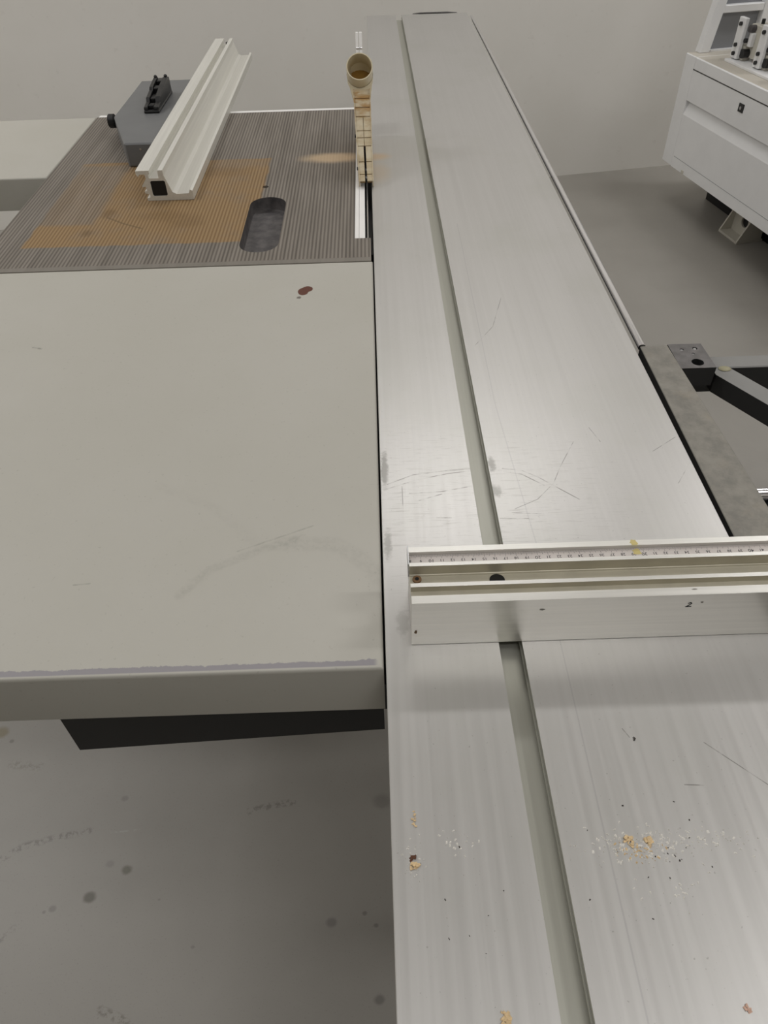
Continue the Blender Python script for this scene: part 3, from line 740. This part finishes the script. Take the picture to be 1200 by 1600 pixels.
for (xa, xb) in ((-0.0248, -0.0190), (-0.0172, -0.0110)):
    mk('support_arm', PR([(1.790, 0.9822), (1.796, 0.9822), (1.856, 1.0830), (1.850, 1.0830)], 'x', xa, xb, bev=0.0006), M_CLEAR, bg, 'white upright strip behind the port')
mk('arm_pin', TB((-0.0246, 1.8335, 1.057), (-0.0108, 1.8335, 1.057), 0.0016, 8), M_STEEL, bg)
for (y, z, xx) in ((1.622, 0.945, -0.0300), (1.565, 0.90, -0.0276)):
    mk('rivet', TB((xx + 0.001, y, z), (xx - 0.0016, y, z), 0.0032, 12), M_DARK, bg, 'small dark rivet on the left side')
mk('riving_knife', B(-0.0116, -0.0092, 1.87, 1.95, T - 0.02, T + 0.08), M_STEEL, saw)

# ------------------------------------------------------------------ white machine at the right
mc = thing('edge_banding_machine', 'white edge banding machine with tool heads against the back wall', 'machine', (1.3666, 3.5816, 0), math.atan2(-0.9823, 0.1875))
ZB, ZT, LEN, DEP = 0.2, 0.636, 2.6, 0.55
bm = bmesh.new()
# body with recessed strip for the handle: profile in (v,z)
pv = [(0.0, ZB), (0.0, 0.417), (0.003, 0.4235), (0.022, 0.4715), (0.0, 0.4735), (0.0, ZT - 0.004), (0.004, ZT), (DEP, ZT), (DEP, ZB)]
box(bm, 0, 0.085, 0, DEP, ZB, ZT, 0.003)
prism(bm, pv, 'x', 0.085, LEN)
mb = mk('machine_body', bm, [M_WHITE, M_TOPDUST], mc)
for p in mb.data.polygons:
    if p.normal.z > 0.9 and p.center.z > ZT - 0.002: p.material_index = 1
mk('underside_blocker', B(0.03, LEN - 0.05, 0.27, 0.53, 0.0, ZB), M_BLACK, mc)  # unseen black box added to keep the space under the machine dark
M_GAP = painted('dark_gap', rgb(70, 68, 66), 0.7)
mk('top_groove', B(0.081, LEN, -0.0006, 0.002, 0.5885, 0.5925), M_GAP, mc, 'dark groove below the top edge')
mk('lower_seam', B(0.094, LEN, -0.0004, 0.002, 0.2445, 0.2462), M_PANELGREY, mc)
lk = mk('door_lock', B(0.459, 0.493, -0.003, 0.001, 0.530, 0.560, 0.001), M_DARK, mc, 'small black lock')
mk('lock_cylinder', TB((0.476, -0.003, 0.545), (0.476, -0.005, 0.545), 0.006, 12), M_STEEL, lk, smooth=True)
mk('edge_clip', B(0.18, 0.20, -0.002, 0.001, 0.2, 0.214, 0.001), M_OFFWHITE, mc)
def foot(u0):
    bm = bmesh.new()
    u1 = u0 + 0.146
    box(bm, u0, u1, 0.134, 0.262, 0.0, 0.010, 0.001)
    for ua, ub in ((u0, u0 + 0.008), (u1 - 0.008, u1)):
        prism(bm, [(0.136, 0.010), (0.25, 0.010), (0.25, ZB), (0.225, ZB)], 'x', ua, ub)
    f = mk('machine_foot', bm, M_OFFWHITE, mc, 'white bracket foot with a round hole')
    bm = bmesh.new()
    plate = [(u0 + 0.008, 0.010), (u1 - 0.008, 0.010), (u1 - 0.008, ZB), (u0 + 0.008, ZB)]
    hl = circle(u0 + 0.087, 0.070, 0.024, 24)
    holed(bm, plate, [hl], 0.190, 'y'); bmesh.ops.remove_doubles(bm, verts=bm.verts[:], dist=1e-6)
    walls(bm, hl, 0.190, 0.200, 'y'); walls(bm, plate, 0.190, 0.200, 'y'); holed(bm, plate, [], 0.200, 'y')
    mk('foot_plate', bm, M_OFFWHITE, f)
    mk('foot_hole', PR(hl, 'y', 0.1985, 0.1998), M_BLACK, f)
foot(0.380); foot(1.45); foot(2.35)
# frame at the left end
mk('frame_post', PR([(0.042, ZT), (0.088, ZT), (0.088 + 0.10, 1.35), (0.042 + 0.10, 1.35)], 'x', -0.006, 0.032, bev=0.002), M_WHITE, mc)
mk('frame_post', B(-0.006, 0.034, 0.292, 0.332, ZT, 1.35, 0.002), M_WHITE, mc)
mk('cross_bar', B(-0.004, 0.030, 0.092, 0.292, 0.775, 0.802, 0.002), M_WHITE, mc)
mk('end_panel', B(-0.004, 0.004, 0.092, 0.292, ZT, 0.775), M_PANELGREY, mc, 'flat grey panel between the posts')
mk('end_panel', B(-0.004, 0.004, 0.092, 0.292, 0.802, 1.30), M_PANELGREY, mc, 'flat grey panel above the cross bar')
mk('panel_sill', B(0.004, 0.020, 0.10, 0.24, ZT, ZT + 0.006), M_WHITE, mc)
mk('base_plate', B(0.172, 1.5, 0.074, 0.26, ZT, ZT + 0.009, 0.001), M_WHITE, mc)
def head(u0, seed):
    z0 = ZT + 0.009
    hb = bmesh.new()
    box(hb, u0 + 0.035, u0 + 0.125, 0.135, 0.20, z0 + 0.012, z0 + 0.125, 0.002)
    box(hb, u0 + 0.010, u0 + 0.06, 0.115, 0.15, z0, z0 + 0.05, 0.002)
    h = mk('tool_head', hb, M_OFFWHITE, mc)
    mk('clamp_bar', B(u0, u0 + 0.046, 0.096, 0.112, z0 + 0.004, z0 + 0.145, 0.002), M_WHITE, h, 'upright white bar with black bolts')
    mk('side_block', B(u0 - 0.010, u0 + 0.004, 0.112, 0.135, z0 + 0.02, z0 + 0.105, 0.001), M_WHITE, h)
    for zz in (0.022, 0.052, 0.124):
        mk('bolt', TB((u0 + 0.023, 0.096, z0 + zz), (u0 + 0.023, 0.088, z0 + zz), 0.0072, 12), M_DARK, h, smooth=True)
    for (vv, zz) in ((0.122, 0.090), (0.122, 0.056), (0.122, 0.018)):
        mk('bolt', TB((u0 - 0.010, vv, z0 + zz), (u0 - 0.019, vv, z0 + zz), 0.0062, 12), M_DARK, h, smooth=True)
    mk('round_knob', TB((u0 + 0.058, 0.135, z0 + 0.026), (u0 + 0.058, 0.108, z0 + 0.026), 0.0165, 16), M_DARK, h, smooth=True)
    mk('round_knob', TB((u0 + 0.062, 0.135, z0 + 0.112), (u0 + 0.062, 0.112, z0 + 0.112), 0.013, 16), M_POCKET, h, smooth=True)
    mk('small_plate', B(u0 + 0.062, u0 + 0.082, 0.118, 0.135, z0 + 0.052, z0 + 0.098, 0.001), M_WHITE, h)
    mk('bolt', TB((u0 + 0.054, 0.118, z0 + 0.07), (u0 + 0.054, 0.108, z0 + 0.07), 0.0085, 12), M_DARK, h, smooth=True)
    mk('spindle', TB((u0 + 0.10, 0.150, z0), (u0 + 0.10, 0.150, z0 + 0.012), 0.010, 12), M_COPPER, h, smooth=True)
    mk('bolt', TB((u0 + 0.06, 0.165, z0 + 0.125), (u0 + 0.06, 0.165, z0 + 0.142), 0.007, 12), M_DARK, h, smooth=True)
head(0.170, 1); head(0.330, 2); head(0.50, 3)
mk('motor_column', B(0.25, 0.40, 0.20, 0.245, ZT + 0.009, 1.2, 0.003), M_WHITE, mc)
mk('motor_housing', B(0.30, 0.42, 0.155, 0.20, ZT + 0.145, 1.1, 0.004), painted('violet_grey_paint', rgb(70, 64, 84), 0.45), mc)

# ------------------------------------------------------------------ chips and dust on the sliding table
def chip(x, y, sx, sy, rot, mat, label, hgt=0.0014, n=14):
    sx *= 0.85; sy *= 0.85
    bm = bmesh.new()
    for _ in range(n):
        t_, q = random.random() * 6.283, random.random() ** 0.6
        px, py = sx * q * math.cos(t_), sy * q * math.sin(t_)
        cx_ = x + px * math.cos(rot) - py * math.sin(rot); cy_ = y + px * math.sin(rot) + py * math.cos(rot)
        l = min(sx, sy) * (0.35 + 0.5 * random.random()); wd = l * (0.25 + 0.4 * random.random())
        Mx = Matrix.Translation((cx_, cy_, T + wd * 0.45 + hgt * (1 - q) * 0.6)) @ Matrix.Rotation(random.random() * 3.14, 4, 'Z') @ Matrix.Rotation(random.uniform(-.4, .4), 4, 'Y')
        box(bm, -l, l, -wd, wd, -wd * 0.3, wd * 0.3, M=Mx)
    o = mk('wood_chip', bm, mat); return top(o, label, 'wood chip', 'wood chips on the sliding table')
chip(0.0170, 0.2098, 0.0040, 0.0022, 0.5, M_CHIPDK, 'dark brown wood chip near the left edge of the sliding table')
chip(0.0166, 0.2040, 0.0038, 0.0030, 0.2, M_CHIP, 'small pale chip just in front of the dark brown wood chip')
chip(0.0188, 0.2380, 0.0020, 0.0085, 0.1, M_CHIP, 'thin upright streak of pale shavings behind the dark brown chip', 0.001)
chip(0.1815, 0.2165, 0.0035, 0.0045, 0.5, M_CHIP, 'pale wood chip, left one of the two in the white dust')
chip(0.1960, 0.2168, 0.0030, 0.0036, 0.0, M_CHIP, 'pale wood chip, right one of the two in the white dust')
chip(0.0714, 0.1065, 0.0036, 0.0055, 0.2, M_CHIP, 'pale shavings left of the slot at the bottom edge')
chip(0.2297, 0.1085, 0.0020, 0.0042, 0.2, painted('pinkish_wood', rgb(206, 170, 150), 0.7), 'pinkish sliver of wood at the bottom right')
chip(0.2075, 0.3005, 0.0014, 0.0017, 0.0, M_DUSTDK, 'tiny dark speck alone on the right half')
def dust(cx, cy, sx, sy, n, mat, label, big=0.0009):
    bm = bmesh.new()
    for _ in range(n):
        x = random.gauss(cx, sx); y = random.gauss(cy, sy); a = random.random() * 3.14; l = big * (0.35 + random.random()); wd = l * (0.3 + 0.5 * random.random())
        if x < 0.004 or (0.104 < x < 0.132) : continue
        ca, sa = math.cos(a), math.sin(a); hh = 0.0004 + 0.0005 * random.random()
        P = [(x + ca * u * l - sa * v * wd, y + sa * u * l + ca * v * wd) for u, v in ((-1, -1), (1, -1), (1, 1), (-1, 1))]
        b = [bm.verts.new((p[0], p[1], T + 0.00005)) for p in P]; t = bm.verts.new((x, y, T + hh))
        bm.faces.new(b)
        for i in range(4): bm.faces.new((b[i], b[(i + 1) % 4], t))
    o = mk('sawdust', bm, mat); o['kind'] = 'stuff'
    return top(o, label, 'sawdust', 'sawdust on the sliding table')
dust(0.190, 0.214, 0.020, 0.006, 230, M_DUST, 'scatter of white dust around the two pale chips')
dust(0.188, 0.208, 0.010, 0.004, 50, M_CHIP, 'fine pale wood dust around the two chips', 0.0009)
dust(0.245, 0.214, 0.020, 0.006, 60, M_DUST, 'thin white dust right of the two pale chips')
dust(0.205, 0.182, 0.014, 0.006, 22, M_DUST, 'sparse white dust in front of the two pale chips', 0.0009)
dust(0.210, 0.205, 0.025, 0.016, 22, M_DUSTDK, 'dark specks among the white dust', 0.0007)
dust(0.016, 0.206, 0.006, 0.010, 40, M_DUST, 'white dust around the dark brown chip', 0.0007)
dust(0.048, 0.219, 0.008, 0.006, 26, M_DUST, 'faint white dust between dark chip and slot', 0.0009)
dust(0.045, 0.175, 0.02, 0.02, 8, M_DUSTDK, 'few dark specks left of the slot', 0.0007)
